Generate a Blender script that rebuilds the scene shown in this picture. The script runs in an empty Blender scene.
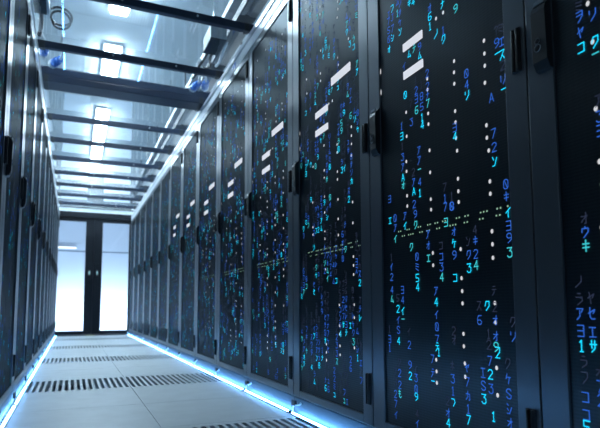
import bpy, math, random
from mathutils import Matrix, Vector

# ------------------------------------------------------------------ camera, world, exposure
scene = bpy.context.scene
COL = scene.collection
cam_data = bpy.data.cameras.new('camera')
cam = bpy.data.objects.new('camera', cam_data)
COL.objects.link(cam)
scene.camera = cam
cam_data.sensor_fit = 'HORIZONTAL'
cam_data.sensor_width = 36.0
cam_data.lens = 36.0 * 529.7 / 600.0
cam_data.shift_y = 45.1 / 600.0
cam_data.clip_start = 0.02
cam.matrix_world = Matrix(((0.91916956, -0.03276382, -0.39249694, -0.353),
                           (-0.39384908, -0.08454757, -0.91527843, 0.0),
                           (-0.00319665, 0.99588064, -0.09061756, 0.49),
                           (0, 0, 0, 1)))
cam_data.dof.use_dof = True
cam_data.dof.focus_distance = 1.75
cam_data.dof.aperture_fstop = 4.5

world = bpy.data.worlds.new('room_dark')
scene.world = world
world.use_nodes = True
world.node_tree.nodes['Background'].inputs[0].default_value = (0.05, 0.08, 0.12, 1)
world.node_tree.nodes['Background'].inputs[1].default_value = 0.3

scene.cycles.sample_clamp_indirect = 4.0
scene.view_settings.view_transform = 'Standard'
scene.view_settings.look = 'None'
scene.view_settings.exposure = 0.0
scene.view_settings.gamma = 1.0
scene.view_settings.use_curve_mapping = False

CEILING_LAMP = 84.0       # emission of the ceiling battens
STRIP_LAMP = 38.0        # emission of the floor LED strips
LOBBY_LOW_FILL = 85.0       # watts of the unseen low light added to whiten the lobby wall's foot
LOBBY_TOP_FILL = 4.5  # watts of the unseen light added for the upper lobby tone

def area_light(name, loc, target, sx, sy, watts, color):
    d = bpy.data.lights.new(name, 'AREA')
    d.shape = 'RECTANGLE'
    d.size, d.size_y, d.energy, d.color = sx, sy, watts, color
    o = bpy.data.objects.new(name, d)
    COL.objects.link(o)
    o.location = loc
    o.rotation_euler = (Vector(target) - Vector(loc)).to_track_quat('-Z', 'Y').to_euler()
    return o
area_light('added_lobby_low_fill', (0, 11.85, 0.012), (0, 12.55, 0.30), 3.2, 0.02, LOBBY_LOW_FILL, (0.60, 0.77, 1.0))  # unseen fill, added so the lobby wall pales towards its foot
area_light('added_lobby_top_fill', (0, 11.5, 2.78), (0, 11.6, 0.0), 2.4, 0.8, LOBBY_TOP_FILL, (0.72, 0.87, 1.0))  # unseen fill from above, added to set the tone higher up

# ------------------------------------------------------------------ materials
def principled(name, color, rough=0.5, metal=0.0, spec=0.5, bump=None, emit=None, estr=0.0, variation=0.06, vscale=6.0):
    m = bpy.data.materials.new(name)
    m.use_nodes = True
    nt = m.node_tree
    b = nt.nodes['Principled BSDF']
    b.inputs['Base Color'].default_value = (*color, 1)
    b.inputs['Roughness'].default_value = rough
    b.inputs['Metallic'].default_value = metal
    b.inputs['Specular IOR Level'].default_value = spec
    if emit:
        b.inputs['Emission Color'].default_value = (*emit, 1)
        b.inputs['Emission Strength'].default_value = estr
    if variation:
        tc = nt.nodes.new('ShaderNodeTexCoord')
        nz = nt.nodes.new('ShaderNodeTexNoise')
        nz.inputs['Scale'].default_value = vscale
        nz.inputs['Detail'].default_value = 4.0
        rp = nt.nodes.new('ShaderNodeValToRGB')
        rp.color_ramp.elements[0].position = 0.3
        rp.color_ramp.elements[1].position = 0.7
        rp.color_ramp.elements[0].color = (*[c * (1 - variation) for c in color], 1)
        rp.color_ramp.elements[1].color = (*[min(1, c * (1 + variation)) for c in color], 1)
        nt.links.new(tc.outputs['Object'], nz.inputs['Vector'])
        nt.links.new(nz.outputs['Fac'], rp.inputs['Fac'])
        nt.links.new(rp.outputs['Color'], b.inputs['Base Color'])
    return m

def emitter(name, color, strength):
    m = bpy.data.materials.new(name)
    m.use_nodes = True
    nt = m.node_tree
    nt.nodes.clear()
    e = nt.nodes.new('ShaderNodeEmission')
    e.inputs[0].default_value = (*color, 1)
    e.inputs[1].default_value = strength
    o = nt.nodes.new('ShaderNodeOutputMaterial')
    nt.links.new(e.outputs[0], o.inputs[0])
    return m

def clear_sheet(name, tint, ior, gain, rough):
    """A clear sheet: lets light straight through and mirrors more at flat angles."""
    m = bpy.data.materials.new(name)
    m.use_nodes = True
    nt = m.node_tree
    nt.nodes.clear()
    tr = nt.nodes.new('ShaderNodeBsdfTransparent')
    tr.inputs[0].default_value = (*tint, 1)
    gl = nt.nodes.new('ShaderNodeBsdfGlossy')
    gl.inputs['Roughness'].default_value = rough
    gl.inputs['Color'].default_value = (0.95, 0.98, 1, 1)
    fr = nt.nodes.new('ShaderNodeFresnel')
    fr.inputs['IOR'].default_value = ior
    mu = nt.nodes.new('ShaderNodeMath')
    mu.operation = 'MULTIPLY'
    mu.use_clamp = True
    mu.inputs[1].default_value = gain
    mx = nt.nodes.new('ShaderNodeMixShader')
    o = nt.nodes.new('ShaderNodeOutputMaterial')
    ge = nt.nodes.new('ShaderNodeNewGeometry')       # light leaving the sheet goes straight out: both faces' mirroring is counted where it enters
    inv = nt.nodes.new('ShaderNodeMath'); inv.operation = 'SUBTRACT'; inv.inputs[0].default_value = 1.0
    ent = nt.nodes.new('ShaderNodeMath'); ent.operation = 'MULTIPLY'
    nt.links.new(ge.outputs['Backfacing'], inv.inputs[1])
    nt.links.new(fr.outputs[0], mu.inputs[0])
    nt.links.new(mu.outputs[0], ent.inputs[0])
    nt.links.new(inv.outputs[0], ent.inputs[1])
    nt.links.new(ent.outputs[0], mx.inputs[0])
    nt.links.new(tr.outputs[0], mx.inputs[1])
    nt.links.new(gl.outputs[0], mx.inputs[2])
    nt.links.new(mx.outputs[0], o.inputs[0])
    return m

def perforated(name):
    """Black door mesh: fine punched rows, so the colour and height follow a small row pattern."""
    m = principled(name, (0.018, 0.022, 0.026), rough=0.5, spec=0.0, variation=0)
    nt = m.node_tree
    b = nt.nodes['Principled BSDF']
    tc = nt.nodes.new('ShaderNodeTexCoord')
    sp = nt.nodes.new('ShaderNodeSeparateXYZ')
    nt.links.new(tc.outputs['Object'], sp.inputs[0])
    def sine(sock, period):
        a = nt.nodes.new('ShaderNodeMath'); a.operation = 'MULTIPLY'; a.inputs[1].default_value = 2 * math.pi / period
        s = nt.nodes.new('ShaderNodeMath'); s.operation = 'SINE'
        nt.links.new(sock, a.inputs[0]); nt.links.new(a.outputs[0], s.inputs[0])
        return s.outputs[0]
    sz = sine(sp.outputs['Z'], 0.0075)
    sx = sine(sp.outputs['X'], 0.015)
    pr = nt.nodes.new('ShaderNodeMath'); pr.operation = 'MULTIPLY_ADD'; pr.inputs[1].default_value = 0.35
    nt.links.new(sx, pr.inputs[0]); nt.links.new(sz, pr.inputs[2])
    rp = nt.nodes.new('ShaderNodeValToRGB')
    rp.color_ramp.elements[0].position = 0.25
    rp.color_ramp.elements[1].position = 0.75
    rp.color_ramp.elements[0].color = (0.005, 0.007, 0.009, 1)
    rp.color_ramp.elements[1].color = (0.016, 0.021, 0.025, 1)
    mr = nt.nodes.new('ShaderNodeMapRange')
    mr.inputs['From Min'].default_value = -1.35
    mr.inputs['From Max'].default_value = 1.35
    nt.links.new(pr.outputs[0], mr.inputs[0])
    nt.links.new(mr.outputs[0], rp.inputs[0])
    nt.links.new(rp.outputs[0], b.inputs['Base Color'])
    # the sheet between the holes is satin black: a weak mirror that the holes keep from growing at flat angles
    gl = nt.nodes.new('ShaderNodeBsdfGlossy')
    gl.inputs['Roughness'].default_value = 0.30
    gl.inputs['Color'].default_value = (0.85, 0.94, 1.0, 1)
    mx = nt.nodes.new('ShaderNodeMixShader')
    mx.inputs[0].default_value = 0.065
    out = nt.nodes['Material Output']
    nt.links.new(b.outputs[0], mx.inputs[1])
    nt.links.new(gl.outputs[0], mx.inputs[2])
    nt.links.new(mx.outputs[0], out.inputs[0])
    return m

MAT = {
    'floor': principled('floor_laminate', (0.68, 0.73, 0.76), rough=0.42, variation=0.05, vscale=9),
    'pit': principled('underfloor_dark', (0.45, 0.60, 0.76), rough=0.8, variation=0.1),
    'ceiling': principled('ceiling_paint', (0.70, 0.80, 0.86), rough=0.8, variation=0.04, vscale=2),
    'wall': principled('wall_paint', (0.70, 0.76, 0.80), rough=0.8, variation=0.03, vscale=2),
    'wall_dark': principled('wall_paint_dark', (0.16, 0.19, 0.22), rough=0.8, variation=0.05, vscale=2),
    'lobby': principled('lobby_paint', (0.82, 0.86, 0.90), rough=0.85, variation=0.02, vscale=1.5),
    'cabinet': principled('cabinet_black', (0.020, 0.024, 0.028), rough=0.5, variation=0.1),
    'frame': principled('rack_frame_metal', (0.125, 0.145, 0.165), rough=0.28, metal=0.6, variation=0.0),
    'mesh': perforated('punched_black_door'),
    'plinth': principled('plinth_grey', (0.10, 0.13, 0.16), rough=0.45, variation=0.08),
    'plastic': principled('black_plastic', (0.012, 0.014, 0.017), rough=0.38, variation=0.1),
    'badge': principled('lock_grey', (0.25, 0.28, 0.30), rough=0.35, metal=0.6, variation=0.05),
    'beam': principled('beam_dark_blue', (0.016, 0.027, 0.052), rough=0.4, spec=0.35, variation=0.08),
    'rail': principled('white_rail', (0.72, 0.77, 0.82), rough=0.35, variation=0.03),
    'tray': principled('tray_dark', (0.045, 0.055, 0.07), rough=0.5, variation=0.1),
    'box': principled('grey_box', (0.55, 0.58, 0.58), rough=0.5, variation=0.04),
    'boxdark': principled('dark_box', (0.018, 0.022, 0.028), rough=0.5, variation=0.08),
    'cable': principled('black_cable', (0.012, 0.014, 0.018), rough=0.5, variation=0.1),
    'cable_white': principled('white_cable', (0.75, 0.80, 0.84), rough=0.4, variation=0.03),
    'blue': principled('blue_plug', (0.02, 0.16, 0.62), rough=0.35, variation=0.08),
    'door_dark': principled('door_frame_black', (0.010, 0.013, 0.018), rough=0.4, spec=0.15, variation=0.1),
    'steel': principled('steel', (0.55, 0.58, 0.60), rough=0.3, metal=0.9, variation=0.04),
    'yellow': principled('yellow_tape', (0.70, 0.55, 0.10), rough=0.5, variation=0.06),
    'film': principled('glass_joint', (0.10, 0.17, 0.24), rough=0.4, variation=0.04),
    'roof_glass': clear_sheet('roof_glass', (0.80, 0.87, 0.91), 1.5, 2.1, 0.006),
    'door_glass': clear_sheet('door_glass', (0.93, 0.97, 1.0), 1.45, 1.2, 0.02),
    'lamp': emitter('lamp_diffuser', (0.84, 0.94, 1.0), CEILING_LAMP),
    'strip': emitter('strip_diffuser', (0.15, 0.46, 1.0), STRIP_LAMP),
    'lamp_glint': emitter('lamp_glint_glow', (0.95, 0.97, 1.0), 2.2),
    'button': emitter('door_button_light', (0.45, 0.85, 0.95), 0.6),
    'led_white': emitter('status_led_white', (0.86, 0.88, 0.92), 0.75),
    'led_green': emitter('status_led_green', (0.45, 0.80, 0.55), 0.55),
    'bar': emitter('server_light_bar', (0.84, 0.90, 1.0), 0.80),
    'g0': emitter('glyph_faint', (0.16, 0.22, 0.45), 0.16),
    'g1': emitter('glyph_blue', (0.045, 0.20, 0.92), 0.72),
    'g2': emitter('glyph_cyan', (0.01, 0.64, 0.95), 1.25),
    'g3': emitter('glyph_teal', (0.06, 0.72, 0.80), 0.85),
}

# ------------------------------------------------------------------ mesh helpers
class MB:
    def __init__(self):
        self.v, self.f, self.mi, self.mats, self.smooth = [], [], [], [], []
    def slot(self, m):
        if m not in self.mats:
            self.mats.append(m)
        return self.mats.index(m)
    def poly(self, pts, m, smooth=False):
        n = len(self.v)
        self.v += [tuple(p) for p in pts]
        self.f.append(tuple(range(n, n + len(pts))))
        self.mi.append(self.slot(m)); self.smooth.append(smooth)
    def box(self, x0, x1, y0, y1, z0, z1, m):
        n = len(self.v)
        self.v += [(x, y, z) for z in (z0, z1) for y in (y0, y1) for x in (x0, x1)]
        for q in ((0, 2, 3, 1), (4, 5, 7, 6), (0, 1, 5, 4), (2, 6, 7, 3), (0, 4, 6, 2), (1, 3, 7, 5)):
            self.f.append(tuple(n + i for i in q)); self.mi.append(self.slot(m)); self.smooth.append(False)
    def prism(self, outline, axis, a, b, m):
        """outline in the two other axes, extruded along axis from a to b"""
        def P(p, t):
            return {'x': (t, p[0], p[1]), 'y': (p[0], t, p[1]), 'z': (p[0], p[1], t)}[axis]
        n = len(self.v); k = len(outline)
        self.v += [P(p, a) for p in outline] + [P(p, b) for p in outline]
        s = self.slot(m)
        fs = [tuple(n + i for i in range(k))[::-1], tuple(n + k + i for i in range(k))]
        fs += [(n + i, n + (i + 1) % k, n + k + (i + 1) % k, n + k + i) for i in range(k)]
        for q in fs:
            self.f.append(q); self.mi.append(s); self.smooth.append(False)
    def tube(self, pts, r, m, seg=8):
        pts = [Vector(p) for p in pts]
        n = len(self.v); s = self.slot(m); ref = None
        for i, p in enumerate(pts):
            d = (pts[min(i + 1, len(pts) - 1)] - pts[max(i - 1, 0)]).normalized()
            if ref is None:
                ref = Vector((0, 0, 1)) if abs(d.z) < 0.9 else Vector((1, 0, 0))
            a = (ref - d * ref.dot(d)).normalized(); ref = a
            b = d.cross(a)
            for k in range(seg):
                t = 2 * math.pi * k / seg
                self.v.append(tuple(p + a * (r * math.cos(t)) + b * (r * math.sin(t))))
        for i in range(len(pts) - 1):
            for k in range(seg):
                k2 = (k + 1) % seg
                self.f.append((n + i * seg + k, n + i * seg + k2, n + (i + 1) * seg + k2, n + (i + 1) * seg + k))
                self.mi.append(s); self.smooth.append(True)
        for base, rev in ((n, True), (n + (len(pts) - 1) * seg, False)):
            q = tuple(base + k for k in range(seg))
            self.f.append(q[::-1] if rev else q); self.mi.append(s); self.smooth.append(False)
    def build(self, name, parent=None, bevel=0.0):
        me = bpy.data.meshes.new(name)
        me.from_pydata(self.v, [], self.f)
        for m in self.mats:
            me.materials.append(MAT[m])
        me.polygons.foreach_set('material_index', self.mi)
        me.polygons.foreach_set('use_smooth', self.smooth)
        me.update()
        o = bpy.data.objects.new(name, me)
        COL.objects.link(o)
        if parent:
            o.parent = parent
        if bevel:
            b = o.modifiers.new('edge', 'BEVEL'); b.width = bevel; b.segments = 2; b.limit_method = 'ANGLE'
        return o

def tag(o, label, cat, group=None):
    o['label'] = label; o['category'] = cat; o['kind'] = 'thing'
    if group:
        o['group'] = group
    return o
def thing(name, label, cat, loc=(0, 0, 0), rz=0.0, group=None):
    o = bpy.data.objects.new(name, None)
    COL.objects.link(o)
    o.empty_display_size = 0.1
    o.location = loc; o.rotation_euler = (0, 0, rz)
    return tag(o, label, cat, group)
def structure(o):
    o['kind'] = 'structure'
    return o
def copy_tree(src, parent=None):
    c = src.copy(); COL.objects.link(c)
    if parent:
        c.parent = parent
    for ch in list(src.children):
        copy_tree(ch, c)
    return c
def curve_points(ctrl, n=10):
    """Catmull-Rom through control points"""
    P = [Vector(p) for p in ctrl]; P = [P[0]] + P + [P[-1]]
    out = []
    for i in range(1, len(P) - 2):
        for k in range(n):
            t = k / n
            out.append(0.5 * ((2 * P[i]) + (P[i + 1] - P[i - 1]) * t + (2 * P[i - 1] - 5 * P[i] + 4 * P[i + 1] - P[i + 2]) * t * t
                              + (3 * P[i] - P[i - 1] - 3 * P[i + 1] + P[i + 2]) * t ** 3))
    out.append(P[-2])
    return out

ORD = ['first', 'second', 'third', 'fourth', 'fifth', 'sixth', 'seventh', 'eighth', 'ninth', 'tenth', 'eleventh', 'twelfth',
       'thirteenth', 'fourteenth', 'fifteenth', 'sixteenth']

# ------------------------------------------------------------------ plan
PITCH = 0.717                     # rack pitch along the aisle
def seam(n):                      # far edge of rack n
    return 0.889 + PITCH * n
FACE, FACE_L = 0.607, 0.613        # rack faces stand at x = FACE and x = -FACE_L
DOOR_Y = 10.25
LOBBY_Y = DOOR_Y + 2.3            # far wall of the lobby
ROOF = 2.24                       # height of the glass roof
CEIL = 3.2
TILE_X, TILE_Y = 0.6, 0.5933
VENT_Y0 = 1.68                    # first row of perforated tiles, then every third row

# ------------------------------------------------------------------ the setting
m = MB()
m.box(-3.4, -0.6, -1.6, DOOR_Y, -0.04, 0, 'floor')
m.box(0.6, 3.4, -1.6, DOOR_Y, -0.04, 0, 'floor')
rows = []
y = VENT_Y0
while y - TILE_Y > -1.6:
    y -= TILE_Y
first = round((VENT_Y0 - y) / TILE_Y)
k = 0
VENT_ROWS = []
while y < DOOR_Y - 0.02:
    y1 = min(y + TILE_Y, DOOR_Y)
    if (k - first) % 3 == 0 and k >= first and y1 - y > 0.5:
        VENT_ROWS.append(y)
    else:
        for x in (-0.6, 0.0):
            m.box(x + 0.0012, x + TILE_X - 0.0012, y + 0.0012, y1 - 0.0012, -0.04, 0, 'floor')
    y += TILE_Y; k += 1
m.box(-3.4, 3.4, -1.6, DOOR_Y, -0.12, -0.10, 'pit')
structure(m.build('floor'))

m = MB()
for i in range(6):
    for j in range(7):
        x0 = -3.42 + i * 1.29 - 0.78; y0 = -1.6 + j * 1.8
        m.box(max(x0, -3.4) + 0.003, min(x0 + 1.287, 3.4), y0 + 0.003, min(y0 + 1.797, DOOR_Y), CEIL, CEIL + 0.04, 'ceiling')
m.box(-3.4, 3.4, -1.6, DOOR_Y, CEIL + 0.04, CEIL + 0.06, 'ceiling')
structure(m.build('ceiling'))
for nm, b, mt in (('wall_left', (-3.5, -3.4, -1.6, DOOR_Y, -0.42, 3.26), 'wall'), ('wall_right', (3.4, 3.5, -1.6, DOOR_Y, -0.42, 3.26), 'wall'),
                  ('wall_near', (-3.5, 3.5, -1.7, -1.6, -0.42, 3.26), 'wall_dark')):
    m = MB(); m.box(*b, mt); structure(m.build(nm))
m = MB()                                         # the wall round the glass doors
m.box(-3.5, -0.76, DOOR_Y, DOOR_Y + 0.1, -0.42, 3.26, 'wall')
m.box(0.76, 3.5, DOOR_Y, DOOR_Y + 0.1, -0.42, 3.26, 'wall')
m.box(-0.76, 0.76, DOOR_Y, DOOR_Y + 0.1, 2.22, 3.26, 'wall')
structure(m.build('wall_far'))
# bright lobby behind the doors
m = MB(); m.box(-2.2, 2.2, DOOR_Y + 0.1, LOBBY_Y, -0.05, 0.0, 'lobby'); structure(m.build('floor_lobby'))
m = MB(); m.box(-2.2, 2.2, DOOR_Y + 0.1, LOBBY_Y, 2.85, 2.9, 'lobby'); structure(m.build('ceiling_lobby'))
m = MB(); m.box(-2.2, 2.2, LOBBY_Y, LOBBY_Y + 0.1, -0.05, 2.9, 'lobby'); structure(m.build('wall_lobby_far'))
m = MB(); m.box(-2.3, -2.2, DOOR_Y + 0.1, LOBBY_Y + 0.1, -0.05, 2.9, 'lobby'); structure(m.build('wall_lobby_left'))
m = MB(); m.box(2.2, 2.3, DOOR_Y + 0.1, LOBBY_Y + 0.1, -0.05, 2.9, 'lobby'); structure(m.build('wall_lobby_right'))

# the double glass door
MEET = -0.022                                     # the leaves meet here
LEAF = 0.68
m = MB()
m.box(-0.76, MEET - LEAF, DOOR_Y - 0.01, DOOR_Y + 0.11, 0, 2.22, 'door_dark')
m.box(MEET + LEAF, 0.76, DOOR_Y - 0.01, DOOR_Y + 0.11, 0, 2.22, 'door_dark')
m.box(MEET - LEAF, MEET + LEAF, DOOR_Y - 0.01, DOOR_Y + 0.11, 2.12, 2.22, 'door_dark')
structure(m.build('trim_1', bevel=0.003))
m = MB()
m.box(-0.75, 0.75, DOOR_Y - 0.03, DOOR_Y + 0.115, 0, 0.016, 'door_dark')
structure(m.build('trim_2', bevel=0.003))
for i, s in ((1, -1), (2, 1)):
    d = bpy.data.objects.new('door_%d' % i, None); COL.objects.link(d)
    d.location = (MEET + s * LEAF, DOOR_Y + 0.03, 0); structure(d)
    def X(a, b):                                # hinge side at 0, meeting stile at LEAF
        return (min(-s * a, -s * b), max(-s * a, -s * b))
    E0, E1, E2 = 0.072, LEAF - 0.143, LEAF - 0.001
    f = MB()
    f.box(*X(0.003, E0), 0, 0.05, 0.02, 2.115, 'door_dark')
    f.box(*X(E1, E2), 0, 0.05, 0.02, 2.115, 'door_dark')
    f.box(*X(E0, E1), 0, 0.05, 0.02, 0.085, 'door_dark')
    f.box(*X(E0, E1), 0, 0.05, 2.052, 2.115, 'door_dark')
    if s < 0:                                    # cover strip over the joint of the leaves
        f.box(*X(LEAF - 0.02, LEAF + 0.02), 0.052, 0.060, 0.02, 2.115, 'door_dark')
    f.build('door_frame', d, bevel=0.003)
    g = MB()
    g.box(*X(E0, E1), 0.02, 0.028, 0.085, 2.052, 'door_glass')
    g.build('door_pane', d)
    g = MB()
    g.box(*X(E0, E1), 0.016, 0.032, 1.50, 1.519, 'film')
    g.build('glazing_bar', d)
    h = MB()
    h.box(*X(LEAF - 0.10, LEAF - 0.03), -0.012, 0, 0.98, 1.30, 'door_dark')
    hp = h.build('handle_plate', d, bevel=0.003)
    h = MB()
    h.box(*X(LEAF - 0.078, LEAF - 0.056), -0.018, -0.0125, 1.09, 1.155, 'button')
    h.box(*X(LEAF - 0.090, LEAF - 0.044), -0.016, -0.0125, 1.07, 1.175, 'boxdark')
    h.build('door_button', hp)

# ------------------------------------------------------------------ what the door displays show (rack coordinates, metres)
FULL_COLUMNS = [
    (-0.17, [1.505, 1.464], '21', '12'),
    (-0.201, [1.497, 1.466, 1.427, 1.396], 'フJ7シ', '2112'),
    (-0.224, [1.485, 1.464, 1.432, 1.4, 1.365], 'J7S0オ', '11112'),
    (0.0, [1.391, 1.363, 1.332], 'オ61', '122'),
    (0.026, [1.295], 'ノ', '2'),
    (0.06, [1.289, 1.262], '1ク', '12'),
    (0.116, [1.325], '9', '2'),
    (-0.082, [1.301], 'テ', '2'),
    (-0.109, [1.294], 'ム', '2'),
    (-0.054, [1.294, 1.265], '9ム', '12'),
    (-0.138, [1.266], 'イ', '1'),
    (-0.136, [1.17], '0', '2'),
    (-0.077, [1.194, 1.162, 1.134, 1.099], '12ヨ6', '0112'),
    (-0.05, [1.17, 1.133, 1.101, 1.067, 1.042], '18514', '01122'),
    (-0.02, [1.193, 1.153, 1.125, 1.1], '22ナ7', '1112'),
    (-0.106, [1.131, 1.07], '73', '01'),
    (-0.16, [1.074, 1.041], '1ヨ', '12'),
    (-0.158, [1.007, 0.971, 0.938, 0.905, 0.879], '13アAオ', '01122'),
    (-0.07, [0.969, 0.938, 0.91, 0.87, 0.836], 'アア-41', '11212'),
    (-0.101, [0.908, 0.876, 0.848, 0.807], '2アA2', '0121'),
    (-0.238, [0.849], 'ヨ', '1'),
    (0.047, [0.829, 0.797, 0.772], '717', '011'),
    (0.076, [0.797, 0.769], '18', '01'),
    (-0.238, [0.778], 'エ', '2'),
    (-0.208, [0.78, 0.747, 0.711], '0アイ', '112'),
    (-0.152, [0.778, 0.746], 'アイ', '12'),
    (-0.096, [0.775, 0.741], '9ク', '12'),
    (-0.121, [0.675], 'ク', '2'),
    (-0.093, [0.643, 0.611, 0.578, 0.55], '0ミ54', '1122'),
    (-0.234, [0.654, 0.621, 0.588, 0.546, 0.516], '1イ24ム', '01112'),
    (-0.036, [0.704, 0.672, 0.635], 'アオエ', '112'),
    (0.023, [0.666, 0.634, 0.603, 0.574], 'ココ34', '0112'),
    (0.08, [0.698, 0.665, 0.632], 'オケ9', '121'),
    (0.08, [0.571], 'コ', '2'),
    (0.048, [0.728], 'ヨ', '2'),
    (-0.253, [0.418, 0.385, 0.356], '1ヨ1', '011'),
    (-0.201, [0.519, 0.484, 0.448, 0.417, 0.382], '52イS4', '02112'),
    (-0.174, [0.544, 0.512, 0.477, 0.452], 'ヨ4イ-', '1122'),
    (-0.143, [0.413, 0.373], 'イ2', '01'),
    (-0.005, [0.535, 0.504, 0.467, 0.433, 0.398, 0.376], 'ア4イ07テ', '121112'),
    (-0.199, [0.313, 0.281, 0.244, 0.216], '222も', '0112'),
    (-0.224, [0.282, 0.25, 0.212, 0.181, 0.146, 0.128], '7327イ1', '001112'),
    (-0.141, [0.312, 0.279], '92', '12'),
    (-0.112, [0.3, 0.276, 0.243, 0.22], 'イ309', '0112'),
    (-0.11, [0.17, 0.141], '4イ', '01'),
    (-0.029, [0.34, 0.3, 0.277], '7テ-', '112'),
    (0.001, [0.362], '1', '2'),
    (0.058, [0.331, 0.294, 0.261, 0.232], 'ホ31つ', '0112'),
    (0.034, [0.231, 0.199, 0.171], '2オ4', '012'),
    (0.265, [1.186, 1.153, 1.126], '?9-', '012'),
    (0.293, [1.184, 1.15, 1.115, 1.087], 'ミエス2', '0120'),
    (0.151, [1.121, 1.09, 1.06], '04ソ', '112'),
    (0.24, [1.02], 'A', '1'),
    (0.243, [0.926, 0.89, 0.854], '72ン', '112'),
    (0.297, [1.051, 1.027], 'リー', '12'),
    (0.097, [0.988, 0.962], 'ヨ4', '12'),
    (0.277, [0.788, 0.758], '0キ', '11'),
    (0.074, [0.77], '0', '1'),
    (0.281, [0.717], 'イ', '2'),
    (0.281, [0.685, 0.655, 0.62], 'ヨ93', '112'),
    (0.164, [0.691, 0.663, 0.627, 0.598], '4キ24', '0112'),
    (0.137, [0.664, 0.627, 0.592], 'ンク3', '012'),
    (0.17, [0.492, 0.456], 'ス6', '01'),
    (0.199, [0.492], 'ク', '2'),
    (0.225, [0.529, 0.489, 0.457, 0.418, 0.391], 'テ2オオ9', '00112'),
    (0.287, [0.453, 0.419], 'クソ', '01'),
    (0.201, [0.422, 0.395], '12', '00'),
    (0.202, [0.355, 0.322, 0.287], '723', '121'),
    (0.229, [0.379, 0.365], 'フ-', '22'),
    (0.176, [0.323, 0.291, 0.258], 'IS3', '112'),
    (0.208, [0.22], '1', '2'),
    (0.261, [0.354, 0.318, 0.283, 0.248, 0.215], 'クケSシオ', '01111'),
    (0.117, [0.33, 0.293, 0.258, 0.223, 0.195], 'ヤ7カ17', '11112'),
    (0.068, [0.424, 0.4], '2オ', '00'),
]
EDGE_COLUMNS = [
    (-0.217, [1.121, 1.098, 1.064, 1.032], 'ミヲヤコ', '0112'),
    (-0.187, [1.087], 'ソ', '1'),
    (-0.185, [1.028, 1.004], 'ク-', '22'),
    (-0.23, [0.671, 0.642, 0.614], 'オウキ', '012'),
    (-0.252, [0.541, 0.505, 0.474, 0.44, 0.409], 'ノラアヨ1', '00112'),
    (-0.225, [0.507, 0.476, 0.44, 0.41], 'ヤセエサ', '0112'),
    (-0.249, [0.377, 0.345, 0.308, 0.273, 0.248], 'ラフココ5', '00112'),
    (-0.184, [0.904, 0.871, 0.842], 'ア3ヨ', '011'),
    (-0.214, [0.361, 0.332, 0.305], 'オ72', '011'),
]
FULL_DOTS = [
    (0.22, [1.181, 1.146, 1.113]),
    (0.102, [1.178]),
    (0.1, [1.146, 1.113, 1.034, 1.002, 0.957]),
    (0.218, [1.068, 0.955, 0.922]),
    (0.103, [0.92, 0.841, 0.806, 0.776]),
    (0.223, [0.887, 0.807, 0.775]),
    (0.105, [0.646, 0.567]),
    (0.224, [0.679, 0.646, 0.612]),
    (0.106, [0.532, 0.499, 0.418, 0.385]),
    (0.225, [0.499, 0.451]),
    (0.108, [0.34, 0.305]),
    (0.223, [0.34, 0.274]),
    (-0.021, [1.177, 1.143, 1.069, 1.036]),
    (-0.134, [1.112, 1.033]),
    (-0.019, [0.955, 0.888, 0.807, 0.776]),
    (-0.139, [0.952, 0.92, 0.841, 0.808]),
    (-0.016, [0.647, 0.611]),
    (-0.013, [0.339, 0.306, 0.274]),
    (0.061, [1.343]),
    (0.028, [1.342]),
]
EDGE_DOTS = [
    (-0.197, [1.117]),
    (-0.191, [1.031]),
    (-0.192, [0.89]),
    (-0.19, [0.78]),
    (-0.193, [0.647]),
]

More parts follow.
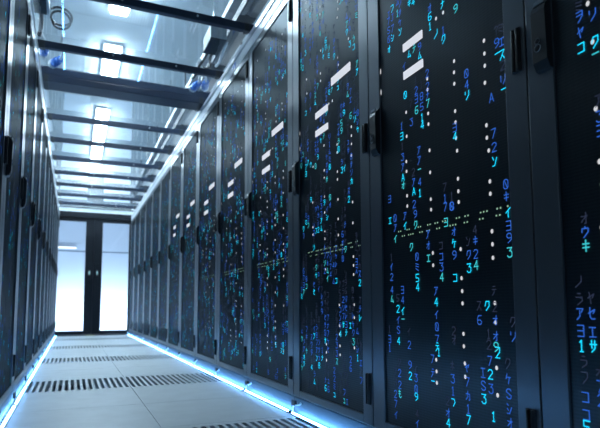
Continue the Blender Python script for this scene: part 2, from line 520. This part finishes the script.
# ------------------------------------------------------------------ glyph strokes on a 4 x 6 grid
GLYPHS = {
    '0': ['04 05 16 36 45 41 30 10 01 04', '15 31'], '1': ['15 26 20', '10 30'], '2': ['05 16 36 45 44 00 40'],
    '3': ['06 46 24 34 43 41 30 10 01'], '4': ['30 36 02 42'], '5': ['46 06 03 33 42 41 30 00'], '6': ['46 16 04 01 10 30 41 42 33 03'],
    '7': ['06 46 10'], '8': ['13 04 05 16 36 45 44 33 13 02 01 10 30 41 42 33'], '9': ['43 13 04 05 16 36 45 42 10'],
    'A': ['00 26 40', '12 32'], 'C': ['45 36 16 05 01 10 30 41'], 'E': ['46 06 00 40', '03 33'], 'S': ['45 36 16 05 04 42 41 30 10 01'],
    'J': ['16 46', '36 31 20 10 01'], 'I': ['06 46', '26 20', '00 40'], '-': ['03 43'], '?': ['05 26 45 23 22', '20 21'],
    'ア': ['06 46 34', '25 22 00'], 'イ': ['46 03', '24 20'], 'ウ': ['26 25', '03 05 45 43 10'], 'エ': ['05 45', '25 20', '00 40'],
    'オ': ['04 44', '36 30 20', '34 01'], 'カ': ['04 44 40 30', '26 22 00'], 'キ': ['04 44', '02 42', '26 20'], 'ク': ['16 03', '16 46 43 10'],
    'ケ': ['16 03', '14 44', '34 20'], 'コ': ['05 45 40 00'], 'サ': ['04 44', '16 12', '36 32 10'], 'シ': ['06 15', '03 12', '00 20 44'],
    'ス': ['06 46 00', '23 40'], 'セ': ['03 45 33', '16 11 20 40'], 'ソ': ['06 04', '46 43 10'], 'タ': ['16 03', '16 46 43 10', '14 32'],
    'テ': ['16 36', '04 44', '24 22 00'], 'ナ': ['04 44', '26 22 00'], 'ノ': ['46 43 00'], 'フ': ['06 46 43 10'], 'ホ': ['04 44', '26 20', '12 01', '32 41'],
    'ミ': ['06 45', '04 43', '02 40'], 'ム': ['26 01 41', '33 40'], 'も': ['05 35', '03 33', '16 11 20 30 41'], 'つ': ['05 35 43 20'],
    'ヤ': ['03 45 33', '16 20'], 'ヨ': ['06 46 40 00', '03 43'], 'ラ': ['16 36', '04 44 42 10'], 'リ': ['06 02', '46 43 20'], 'ー': ['03 43'],
    'ヲ': ['06 46 43 10', '04 44'], 'ン': ['06 14', '00 20 45'], 'ユ': ['05 35 31', '01 41'], 'レ': ['06 00 44'], 'ワ': ['03 06 46 43 10'],
}
KEYS = list('0123456789') + list('アイウエオカキクケコサシスセソタテナフミムヤヨラリヲンユレワ')

def add_glyph(mb, ch, cx, cz, mat, y, w=0.0140, h=0.0225, t=0.0021):
    for stroke in GLYPHS[ch]:
        pts = [(int(a[0]), int(a[1])) for a in stroke.split()]
        P = [Vector((cx + (a / 4 - 0.5) * w, 0, cz + (b / 6 - 0.5) * h)) for a, b in pts]
        for a, b in zip(P[:-1], P[1:]):
            d = (b - a).normalized()
            n = Vector((-d.z, 0, d.x)) * (t / 2)
            a2 = a - d * (t / 2); b2 = b + d * (t / 2)
            # wound so that the face looks out into the aisle (-y)
            mb.poly([(q.x, y, q.z) for q in (a2 - n, b2 - n, b2 + n, a2 + n)], mat)

def dot(mb, cx, cz, rx, rz, mat, y):
    mb.poly([(cx + rx * math.cos(math.pi * k / 4), y, cz + rz * math.sin(math.pi * k / 4)) for k in range(8)], mat)

LEFT_X, RIGHT_X = -0.2855, 0.2915          # mesh panel edges in rack coordinates
MESH_Z0, MESH_Z1 = 0.113, 2.045

def glyph_mesh(columns, seed, fill, faint, y=0.0035):
    rnd = random.Random(seed)
    mb = MB()
    taken = []
    for x, zs, chars, lev in columns:
        x = min(max(x, LEFT_X + 0.010), RIGHT_X - 0.010)
        for i, z in enumerate(zs):
            if i < len(chars) and MESH_Z0 + 0.02 < z < MESH_Z1 - 0.02:
                l = lev[i] if i < len(lev) else '1'
                mat = 'g' + l
                if l == '2' and rnd.random() < 0.25:
                    mat = 'g3'
                add_glyph(mb, chars[i], x, z, mat, y, t=0.0026 if l == '2' else 0.0021)
        taken.append((x, zs[0], zs[-1]))
    ncol = 21
    for c in range(ncol):
        x = LEFT_X + 0.018 + (RIGHT_X - LEFT_X - 0.036) * c / (ncol - 1) + rnd.uniform(-0.004, 0.004)
        z = MESH_Z1 - 0.03 - rnd.uniform(0, 0.25)
        while z > MESH_Z0 + 0.05:
            n = rnd.randint(3, 8)
            if rnd.random() < fill and (not columns or z > 1.50):
                for i in range(n):
                    zz = z - 0.032 * i
                    if zz < MESH_Z0 + 0.02:
                        break
                    if i >= n - 1 - (rnd.random() < 0.3):
                        mat = rnd.choice(('g2', 'g2', 'g3')) if rnd.random() > faint else 'g1'
                    elif i < n / 3:
                        mat = 'g0'
                    else:
                        mat = 'g1' if rnd.random() > faint else 'g0'
                    add_glyph(mb, rnd.choice(KEYS), x, zz, mat, y, t=0.0026 if mat in ('g2', 'g3') else 0.0021)
            z -= 0.032 * (n + rnd.randint(1, 4))
    return mb

def led_plan(columns, seed, keep):
    """where the white status LEDs of a rack sit"""
    rnd = random.Random(seed)
    out = [(x, z) for x, zs in columns for z in zs if rnd.random() < keep]
    for x in (-0.2, -0.05, 0.115, 0.205):            # upper runs of the same LED columns
        z = 1.95
        while z > 1.47:
            if rnd.random() < keep * 0.55:
                out.append((x + rnd.uniform(-0.003, 0.003), z))
            z -= 0.034
    return out

def port_plan(seed):
    """the two rows of green port lights"""
    rnd = random.Random(seed)
    out = []
    for z, x0 in ((0.733, -0.19), (0.716, -0.17)):
        x = x0
        while x < 0.285:
            for k in range(rnd.choice((2, 2, 3))):
                if x < 0.287:
                    out.append((x, z))
                x += 0.0115
            x += rnd.choice((0.012, 0.024, 0.036))
    return out

# small lights and drawn reflections on a rack front: name, emitter, half width, half height
LIGHTS = (('status_light', 'led_white', 0.0046, 0.0058), ('port_light', 'led_green', 0.0028, 0.0026), ('edge_glint', 'led_white', 0.0030, 0.0110))

# ------------------------------------------------------------------ one server rack, then its copies
W2 = 0.3572
def rack_prototype():
    root = thing('server_rack', '-', 'server rack')
    c = MB()
    c.box(-W2, W2, 0.032, 1.0, 0.080, 2.088, 'cabinet')
    c.build('cabinet', root, bevel=0.002)
    p = MB()
    p.box(-W2, W2, 0.006, 1.0, 0.0, 0.077, 'plinth')
    p.build('plinth', root, bevel=0.0025)
    d = MB()
    z0, z1 = 0.082, 2.086
    d.box(-W2 + 0.001, LEFT_X, 0.0, 0.030, z0, z1, 'frame')
    d.box(RIGHT_X, W2 - 0.001, 0.0, 0.030, z0, z1, 'frame')
    d.box(LEFT_X, RIGHT_X, 0.0, 0.030, z0, MESH_Z0, 'frame')
    d.box(LEFT_X, RIGHT_X, 0.0, 0.030, MESH_Z1, z1, 'frame')
    door = d.build('door', root, bevel=0.0015)
    g = MB()
    g.box(LEFT_X, RIGHT_X, 0.006, 0.026, MESH_Z0, MESH_Z1, 'mesh')
    g.build('mesh_panel', door)
    h = MB()                                          # swing handle: a tall block, chamfered at both ends, with a keyhole badge
    x0, x1 = -0.3230, -0.2840
    h.prism([(0.0, 1.015), (-0.010, 1.018), (-0.018, 1.036), (-0.020, 1.152), (-0.017, 1.163), (0.0, 1.180)], 'x', x0, x1, 'plastic')
    h.prism([(x0 + 0.008, 1.178), (x1 - 0.008, 1.178), (x1 - 0.004, 1.168), (x0 + 0.004, 1.168)], 'y', -0.0165, -0.010, 'badge')
    for cz, r in ((1.083, 0.0065), (1.067, 0.0085)):
        h.tube([(x0 + 0.016 + r * math.cos(t * math.pi / 6), -0.0200, cz + r * math.sin(t * math.pi / 6)) for t in range(13)], 0.0011, 'badge', 5)
    h.build('handle', door, bevel=0.003)
    for z in (1.10, 0.207, 1.975):
        q = MB()
        q.box(0.3185, 0.3450, -0.005, 0.0, z - 0.054, z + 0.054, 'plastic')
        q.tube([(0.3255, -0.006, z - 0.052), (0.3255, -0.006, z + 0.052)], 0.0045, 'plastic', 10)
        q.tube([(0.3395, -0.006, z - 0.052), (0.3395, -0.006, z + 0.052)], 0.0045, 'plastic', 10)
        q.build('hinge', door, bevel=0.001)
    return root

def add_bars(root, near):
    spec = (((-0.142, -0.040), (1.316, 1.341)), ((-0.142, -0.040), (1.223, 1.248)), ((0.0545, 0.2175), (1.412, 1.442))) if near else \
           (((-0.103, 0.018), (1.318, 1.345)), ((-0.103, 0.018), (1.237, 1.264)), ((0.0545, 0.2175), (1.410, 1.442)))
    for (x0, x1), (z0, z1) in spec:
        b = MB()
        b.box(x0, x1, 0.002, 0.0055, z0, z1, 'bar')
        b.build('light_bar', root)

proto = rack_prototype()
glyph_near = glyph_mesh(FULL_COLUMNS, 1, 0.55, 0.1)
glyph_edge = glyph_mesh(EDGE_COLUMNS, 2, 0.35, 0.3)
gv = {}
light_mesh = {}
def display(root, key, n):
    """lettering and small lights; on the nearest racks every light is a part of its own"""
    if key not in gv:
        seed = {'near': 4, 'edge': 5}.get(key) or 30 + int(key[-1])
        if key == 'near':
            a, plan = glyph_near, led_plan(FULL_DOTS, seed, 1.0)
        elif key == 'edge':
            a, plan = glyph_edge, led_plan(EDGE_DOTS, seed, 1.0)
        elif key.startswith('right'):
            a, plan = glyph_mesh([], 20 + int(key[-1]), 0.72, 0.25), led_plan(FULL_DOTS, seed, 0.75)
        else:
            a, plan = glyph_mesh([], 50 + int(key[-1]), 0.40, 0.35), []
        plans = (plan, port_plan(seed) if plan else [], [(-0.281, 1.235), (-0.281, 1.31)] if plan else [])  # last list: reflections at the mesh edge, drawn as glowing marks
        gv[key] = [a.build('lettering', root), plans, None]
    else:
        c = gv[key][0].copy(); COL.objects.link(c); c.parent = root
    plans = gv[key][1]
    if not plans[0]:
        return
    if n <= 4:
        for (nm, mat, rx, rz), plan in zip(LIGHTS, plans):
            for x, z in plan:
                if nm not in light_mesh:
                    m = MB(); dot(m, 0, 0, rx, rz, mat, 0); o = light_mesh[nm] = m.build(nm)
                else:
                    o = light_mesh[nm].copy(); COL.objects.link(o)
                o.parent = root; o.location = (x, 0.0045, z)
    elif gv[key][2] is None:
        m = MB()
        for (nm, mat, rx, rz), plan in zip(LIGHTS, plans):
            for x, z in plan:
                dot(m, x, z, rx, rz, mat, 0.0045)
        gv[key][2] = m.build('status_light_dots', root)
    else:
        c = gv[key][2].copy(); COL.objects.link(c); c.parent = root

N_LAST = 13
def rack_label(n, side):
    near = n if side == 'right' else n - 2           # how many stand nearer the camera in view
    row = 'right-hand' if side == 'right' else 'left-hand'
    if side == 'right' and n == 0:
        return 'black server rack at the right edge of the photo, mostly cut off by the frame'
    if side == 'right' and n == 1:
        return 'large black server rack in the right foreground with crisp blue characters and two white bars'
    if side == 'left' and n == 2:
        return 'black server rack cut off by the left edge of the photo'
    if n == N_LAST:
        return 'black server rack right beside the glass doors, last of the %s row' % row
    if N_LAST - n <= 5:
        return '%s black server rack from the glass doors in the %s row' % (ORD[N_LAST - n], row)
    return '%s black server rack from the camera in the %s row' % (ORD[near], row)

racks_group = {'right': 'server racks in the right-hand row', 'left': 'server racks in the left-hand row'}
for side in ('right', 'left'):
    for n in range(0 if side == 'right' else 1, N_LAST + 1):
        r = proto if (side == 'right' and n == 0) else copy_tree(bare)
        if r is proto:
            bare = copy_tree(proto)                  # kept until the last copy is made
        sx = 1 if side == 'right' else -1
        r.location = ((FACE if sx > 0 else -FACE_L), seam(n) - PITCH / 2, 0)
        r.rotation_euler = (0, 0, -sx * math.pi / 2)
        r['group'] = racks_group[side]
        r['label'] = rack_label(n, side) if not (side == 'left' and n == 1) else 'black server rack just outside the left edge of the photo'
        if side == 'right':
            display(r, 'edge' if n == 0 else 'near' if n == 1 else 'right%d' % (n % 5), n)
            if n < 8:
                add_bars(r, n == 1)
        else:
            display(r, 'left%d' % (n % 3), n)
for ch in [x for c in bare.children for x in c.children] + list(bare.children) + [bare]:
    bpy.data.objects.remove(ch)

# ------------------------------------------------------------------ LED strips along the plinths, one bar to a rack
def strip_prototype():
    root = thing('led_strip_light', '-', 'strip light')
    h = PITCH / 2 - 0.012
    b = MB()
    b.box(-h, h, -0.020, -0.003, 0.0, 0.005, 'boxdark')
    b.build('base', root)
    t = MB()
    t.prism([(-0.018, 0.005), (-0.017, 0.009), (-0.012, 0.011), (-0.007, 0.009), (-0.006, 0.005)], 'x', -h + 0.008, h - 0.008, 'strip')
    t.build('tube', root)
    for s in (-1, 1):
        e = MB()
        e.box(min(s * h, s * (h - 0.009)), max(s * h, s * (h - 0.009)), -0.017, -0.007, 0.005, 0.012, 'boxdark')
        e.build('end_cap', root, bevel=0.001)
    c = MB()
    c.tube(curve_points([(-h + 0.005, -0.010, 0.015), (-h + 0.010, -0.008, 0.038), (-h + 0.05, -0.006, 0.047), (-h + 0.080, -0.005, 0.055), (-h + 0.088, -0.005, 0.062)]), 0.0042, 'cable_white')
    c.build('cable', root)
    k = MB()
    k.box(-h - 0.006, -h + 0.034, -0.012, -0.001, 0.040, 0.064, 'boxdark')
    k.build('clip', root, bevel=0.001)
    return root
sp = strip_prototype()
first_strip = True
for side in ('right', 'left'):
    for n in range(0 if side == 'right' else 2, N_LAST + 1):
        o = sp if first_strip else copy_tree(sp)
        first_strip = False
        sx = 1 if side == 'right' else -1
        o.location = ((FACE - 0.0005 if sx > 0 else 0.0005 - FACE_L), seam(n) - PITCH / 2, 0.0004)
        o.rotation_euler = (0, 0, -sx * math.pi / 2)
        o['group'] = 'LED strips along the foot of the %s racks' % side
        row = side + '-hand'
        if n == N_LAST:
            o['label'] = 'glowing LED strip on the floor beside the glass doors, %s row' % row
        elif N_LAST - n <= 5:
            o['label'] = 'glowing LED strip at foot of %s rack from the glass doors, %s row' % (ORD[N_LAST - n], row)
        else:
            o['label'] = 'glowing LED strip at foot of %s rack from the camera, %s row' % (ORD[n if side == 'right' else n - 2], row)

# ------------------------------------------------------------------ perforated floor tiles
def vent_tile():
    root_m = MB()
    w, l = TILE_X - 0.003, TILE_Y - 0.003
    ns, sw, pitch = 17, 0.0190, 0.0350
    x0 = -(ns * pitch) / 2 + (pitch - sw) / 2
    ya, yb = -l / 2 + 0.047, l / 2 - 0.047
    root_m.box(-w / 2, w / 2, -l / 2, ya, -0.035, 0, 'floor')
    root_m.box(-w / 2, w / 2, yb, l / 2, -0.035, 0, 'floor')
    x = -w / 2
    for k in range(ns + 1):
        xe = x0 + k * pitch if k < ns else w / 2
        root_m.box(x, xe, ya, yb, -0.035, 0, 'floor')
        x = xe + sw
    return root_m
vt = None
for r_i, y in enumerate(VENT_ROWS):
    for s in (-1, 1):
        if vt is None:
            vt = vent_tile().build('floor_vent_tile'); o = vt
        else:
            o = vt.copy(); COL.objects.link(o)
        o.location = (s * TILE_X / 2, y + TILE_Y / 2, 0)
        if r_i == 0 and s < 0:
            lab = 'slotted floor tile below the bottom edge of the photo, left of the centre joint'
        else:
            lab = '%s slotted grey floor tile in the %s row of vents from the camera' % ('left' if s < 0 else 'right', ORD[r_i])
        tag(o, lab, 'floor vent', 'slotted vent tiles in the aisle floor')

# ------------------------------------------------------------------ roof over the aisle: rails, beams, clear sheets
for s, side in ((-1, 'left'), (1, 'right')):
    m = MB()
    F = FACE if s > 0 else FACE_L
    xa, xb = sorted((s * F, s * (F + 0.09)))
    prof = [(xa, 2.0905), (xb, 2.0905), (xb, 2.198), (xa, 2.198)]
    m.prism(prof, 'y', 0.18, seam(N_LAST), 'rail')
    rail = m.build('roof_rail', bevel=0.003)
    tag(rail, 'long white rail lying along the tops of the %s-hand racks' % side, 'rail', 'rails carrying the glass roof')
    g = MB()
    xg = s * F
    g.box(min(xg, xg - s * 0.006), max(xg, xg - s * 0.006), 0.18, seam(N_LAST), 2.152, 2.163, 'steel')
    g.build('groove', rail)
    if s > 0:
        b = MB(); b.box(xg - 0.003, xg - 0.0005, 3.33, 3.40, 2.105, 2.140, 'blue'); b.build('sticker', rail)['label'] = 'small blue sticker'

BEAMS = [(k, seam(k)) for k in range(2, N_LAST)]
bp = None
for k, y in BEAMS:
    deep = (k == 5)
    if deep:
        root = thing('roof_beam', '-', 'beam', (0, y - 0.09, 2.199))
        m = MB(); m.box(-0.69, 0.69, -0.09, 0.09, 0, 0.052, 'beam'); m.box(-0.69, 0.69, -0.09, -0.055, 0.052, 0.115, 'beam'); m.build('bar', root, bevel=0.003)
        for s in (-1, 1):
            e = MB(); e.box(min(s * 0.575, s * 0.605), max(s * 0.575, s * 0.605), -0.094, 0.094, -0.003, 0.050, 'boxdark'); e.build('end_bracket', root, bevel=0.002)
    else:
        if bp is None:
            bp = root = thing('roof_beam', '-', 'beam')
            m = MB(); m.box(-0.69, 0.69, -0.019, 0.019, 0.006, 0.052, 'beam'); m.build('bar', root, bevel=0.003)
            for s in (-1, 1):
                e = MB(); e.box(min(s * 0.575, s * 0.605), max(s * 0.575, s * 0.605), -0.022, 0.022, 0.0, 0.050, 'boxdark'); e.build('end_bracket', root, bevel=0.002)
            for bx in (-0.15, 0.28):
                e = MB(); e.tube([(bx, -0.0225, 0.028), (bx, -0.028, 0.028)], 0.006, 'steel', 8); e.build('bolt', root)
        else:
            root = copy_tree(bp)
        root.location = (0, y, 2.199)
    if k == 2:
        lab = 'dark crossbar of the glass roof just above the top of the photo'
    elif k == 3:
        lab = 'dark crossbar of the glass roof at the top edge of the photo, nearest the camera'
    elif k == 4:
        lab = 'second dark crossbar of the glass roof, just in front of the wide one'
    elif deep:
        lab = 'wide deep crossbar of the glass roof, thickest of all the crossbars'
    elif k == N_LAST - 1:
        lab = 'dark crossbar of the glass roof nearest the glass doors'
    elif k < 10:
        lab = '%s dark crossbar beyond the wide deep one in the glass roof' % ORD[k - 6]
    else:
        lab = '%s dark crossbar of the glass roof counted from the doors' % ORD[N_LAST - 1 - k]
    tag(root, lab, 'beam', 'crossbars of the glass roof')
ys = [seam(1)] + [y for _, y in BEAMS] + [DOOR_Y]
rp0 = None
for i in range(len(ys) - 1):
    k = i + 1
    m = MB()
    m.box(-0.66, 0.66, ys[i] + 0.002, ys[i + 1] - 0.002, 2.2515, 2.2575, 'roof_glass')
    if k == 4:
        m = MB(); m.box(-0.66, 0.66, ys[i] + 0.002, ys[i + 1] - 0.184, 2.2515, 2.2575, 'roof_glass')
    o = m.build('clear_roof_sheet')
    if k == 1:
        lab = 'clear roof pane above the top of the photo'
    elif k == N_LAST - 1:
        lab = 'clear roof pane between the last crossbar and the wall over the glass doors'
    else:
        lab = 'clear roof pane between the %s and %s crossbars from the camera' % (ORD[max(k - 3, 0)] if k > 2 else 'topmost', ORD[k - 2])
        if k == 2:
            lab = 'clear roof pane at the top edge of the photo, before the first crossbar'
    tag(o, lab, 'roof pane', 'clear panes of the aisle roof')

# ------------------------------------------------------------------ ceiling lamps
def lamp_prototype():
    root = thing('ceiling_light', '-', 'ceiling light')
    h = MB(); h.box(-0.095, 0.095, -0.67, 0.67, -0.03, 0, 'rail'); h.build('housing', root, bevel=0.003)
    d = MB(); d.prism([(-0.078, -0.031), (-0.066, -0.066), (0.066, -0.066), (0.078, -0.031)], 'y', -0.65, 0.65, 'lamp'); d.build('diffuser', root)
    return root
lp = lamp_prototype(); lf = True
for xi, x in enumerate((-0.05, -2.3, 2.3)):  # the two outer rows are unseen, added for room ambience
    for yi, y in enumerate((2.2, 4.2, 6.2, 8.1, 9.42)):
        if yi == 0:                              # nearer than the photo sees
            continue
        o = lp if lf else copy_tree(lp); lf = False
        o.location = (x, y + (0.14 if yi == 4 else 0), CEIL - 0.001)
        if xi == 0:
            lab = ('', 'bright ceiling lamp seen through the roof by the top edge of the photo', 'bright ceiling lamp seen through the roof before the wide deep crossbar',
                   'bright ceiling lamp seen through the roof beyond the wide deep crossbar', 'ceiling lamp added to brighten the wall over the glass doors')[yi]  # the last aisle lamp is added to lighten the end wall
        else:
            lab = '%s unseen ceiling lamp added for room light above the %s rack row' % (ORD[yi - 1], 'left' if xi == 1 else 'right')
        tag(o, lab, 'ceiling light', 'ceiling lamps over the aisle' if xi == 0 else 'unseen ceiling lamps added over the racks')

# ------------------------------------------------------------------ cable tray, boxes and cables above the racks
root = thing('cable_tray', 'long dark cable tray running above the tops of the right-hand racks', 'cable tray', (0.60, 0, 2.42))
m = MB()
m.box(0, 0.12, 1.0, DOOR_Y - 0.05, 0.0, 0.004, 'tray')
m.box(0, 0.005, 1.0, DOOR_Y - 0.05, 0.004, 0.055, 'tray'); m.box(0.115, 0.12, 1.0, DOOR_Y - 0.05, 0.004, 0.055, 'tray')
m.build('channel', root)
for y in (1.5, 3.6, 5.75, 7.9, 9.9):
    m = MB(); m.box(0.121, 0.135, y, y + 0.018, 0.0, CEIL - 2.421, 'tray'); m.build('hanger', root)
root = thing('cable_trunking', 'long white cable trunking running above the dark tray over the right-hand racks', 'cable trunking', (0.60, 0, 2.60))
m = MB(); m.box(0, 0.08, 1.0, DOOR_Y - 0.05, 0, 0.05, 'rail'); m.build('channel', root, bevel=0.002)
for y in (2.0, 4.1, 6.2, 8.3):
    m = MB(); m.tube([(0.04, y, 0.05), (0.04, y, CEIL - 2.601)], 0.006, 'steel', 8); m.build('hanger_rod', root)

root = thing('junction_box', 'grey box with dark underside hanging beside the tray over the right-hand racks', 'junction box', (0.485, 3.42, 2.2585))
m = MB(); m.box(-0.055, 0.055, -0.11, 0.11, 0.012, 0.11, 'box'); m.build('housing', root, bevel=0.004)
m = MB(); m.box(-0.056, 0.057, -0.112, 0.112, 0.0, 0.012, 'boxdark'); m.build('base_plate', root, bevel=0.002)
m = MB(); m.box(-0.02, 0.05, -0.07, 0.09, 0.11, 0.19, 'boxdark'); m.build('breaker', root, bevel=0.003)
m = MB(); m.box(-0.018, 0.048, -0.074, -0.07, 0.13, 0.17, 'steel'); m.build('cover', root, bevel=0.001)
for x in (0.0, 0.035):
    m = MB(); m.tube([(x, 0.112, 0.06), (x, 0.135, 0.06)], 0.013, 'boxdark', 10); m.build('cable_gland', root)
for k, pts in enumerate(([(0.482, 3.56, 2.316), (0.470, 3.66, 2.290), (0.455, 3.78, 2.275), (0.462, 3.90, 2.272), (0.452, 4.00, 2.272)],
                         [(0.520, 3.56, 2.316), (0.505, 3.64, 2.290), (0.530, 3.74, 2.274), (0.500, 3.80, 2.275), (0.525, 3.86, 2.300), (0.515, 3.90, 2.330)],
                         [(0.565, 3.40, 2.300), (0.565, 3.55, 2.274), (0.575, 3.65, 2.272), (0.568, 3.72, 2.272)])):
    m = MB(); m.tube(curve_points(pts), 0.010, 'cable' if k < 2 else 'cable_white')
    tag(m.build('loose_cable'), ('black cable trailing straight from the far end of the grey junction box', 'black cable curling in a wave behind the grey junction box',
        'white cable lying beside the grey junction box')[k], 'cable', 'loose cables by the junction box')

def plug(loc, rz, label, group, tilt=0.0):
    root = thing('power_plug', label, 'plug', loc, rz, group)
    m = MB(); m.tube([(0, 0, 0.030), (0, 0.055, 0.030)], 0.030, 'blue', 14); m.tube([(0, 0.055, 0.030), (0, 0.10, 0.030)], 0.024, 'blue', 14)
    m.build('body', root, bevel=0.002)
    m = MB(); m.tube([(0, -0.03, 0.030), (0, 0.0, 0.030)], 0.033, 'cable_white', 14); m.build('collar', root, bevel=0.002)
    m = MB(); m.tube(curve_points([(0, 0.10, 0.030), (0.01, 0.16, 0.045), (0.05, 0.22, 0.09), (0.06, 0.26, 0.14)]), 0.009, 'cable_white'); m.build('lead', root)
    return root
plug((0.585, 4.15, 2.2585), 3.0, 'blue plug with white collar over the right-hand racks, upper of the pair', 'blue plugs over the right-hand racks')
plug((0.505, 4.20, 2.2585), 3.3, 'blue plug over the right-hand racks, lower of the pair by the wide crossbar', 'blue plugs over the right-hand racks')
plug((-0.600, 4.02, 2.2585), 3.3, 'blue plug over the left-hand racks, just beyond the second crossbar', 'blue plugs over the left-hand racks')
plug((-0.535, 4.17, 2.2595), 3.6, 'blue plug over the left-hand racks, nearer the wide deep crossbar', 'blue plugs over the left-hand racks')

root = thing('power_box', 'black box above the left-hand racks at the top edge of the photo', 'junction box', (-0.585, 3.26, 2.2585))
m = MB(); m.box(-0.035, 0.035, -0.16, 0.16, 0.0, 0.26, 'boxdark'); m.build('housing', root, bevel=0.004)
m = MB(); m.box(0.0355, 0.048, -0.17, 0.165, 0.0, 0.27, 'rail'); m.build('mounting_plate', root, bevel=0.002)
m = MB(); m.tube([(0.0, 0.16, 0.03), (0.0, 0.18, 0.03)], 0.016, 'boxdark', 10); m.build('cable_gland', root)
m = MB()
m.tube([(-0.475 - (0.050 + 0.0004 * i) * math.cos(i * math.pi / 10), 3.50 + 0.100 * math.sin(i * math.pi / 10), 2.272 + 0.0012 * i) for i in range(0, 39)], 0.0075, 'cable')
tag(m.build('coiled_cable'), 'black cable coiled in a loop beside the black box, upper left', 'cable')
m = MB(); m.tube(curve_points([(-0.585, 3.445, 2.2885), (-0.588, 3.55, 2.285), (-0.598, 3.65, 2.278), (-0.610, 3.73, 2.276)]), 0.013, 'cable')
h = m.build('hanging_cable'); tag(h, 'thick black cable with white end running from the black box to the second crossbar', 'cable')
m = MB(); m.tube([(-0.610, 3.73, 2.276), (-0.613, 3.755, 2.276)], 0.016, 'cable_white', 10); m.build('end_plug', h)

# ------------------------------------------------------------------ small things by the doors
root = thing('pane_glint', 'small glowing bar standing in for a lamp reflection in the left door pane', 'light', (-0.50, LOBBY_Y - 0.004, 1.80))  # lamp reflection in the pane, built as a glowing bar
m = MB(); m.box(-0.20, 0.20, -0.03, 0.0, -0.02, 0.02, 'rail'); m.build('housing', root, bevel=0.002)
m = MB(); m.box(-0.19, 0.19, -0.036, -0.0305, -0.014, 0.014, 'lamp_glint'); m.build('diffuser', root)
m = MB(); m.box(-0.12, 0.02, DOOR_Y - 0.05, DOOR_Y - 0.022, 0, 0.006, 'yellow')
tag(m.build('floor_tape'), 'short piece of yellow tape on the floor at the foot of the doors', 'tape')
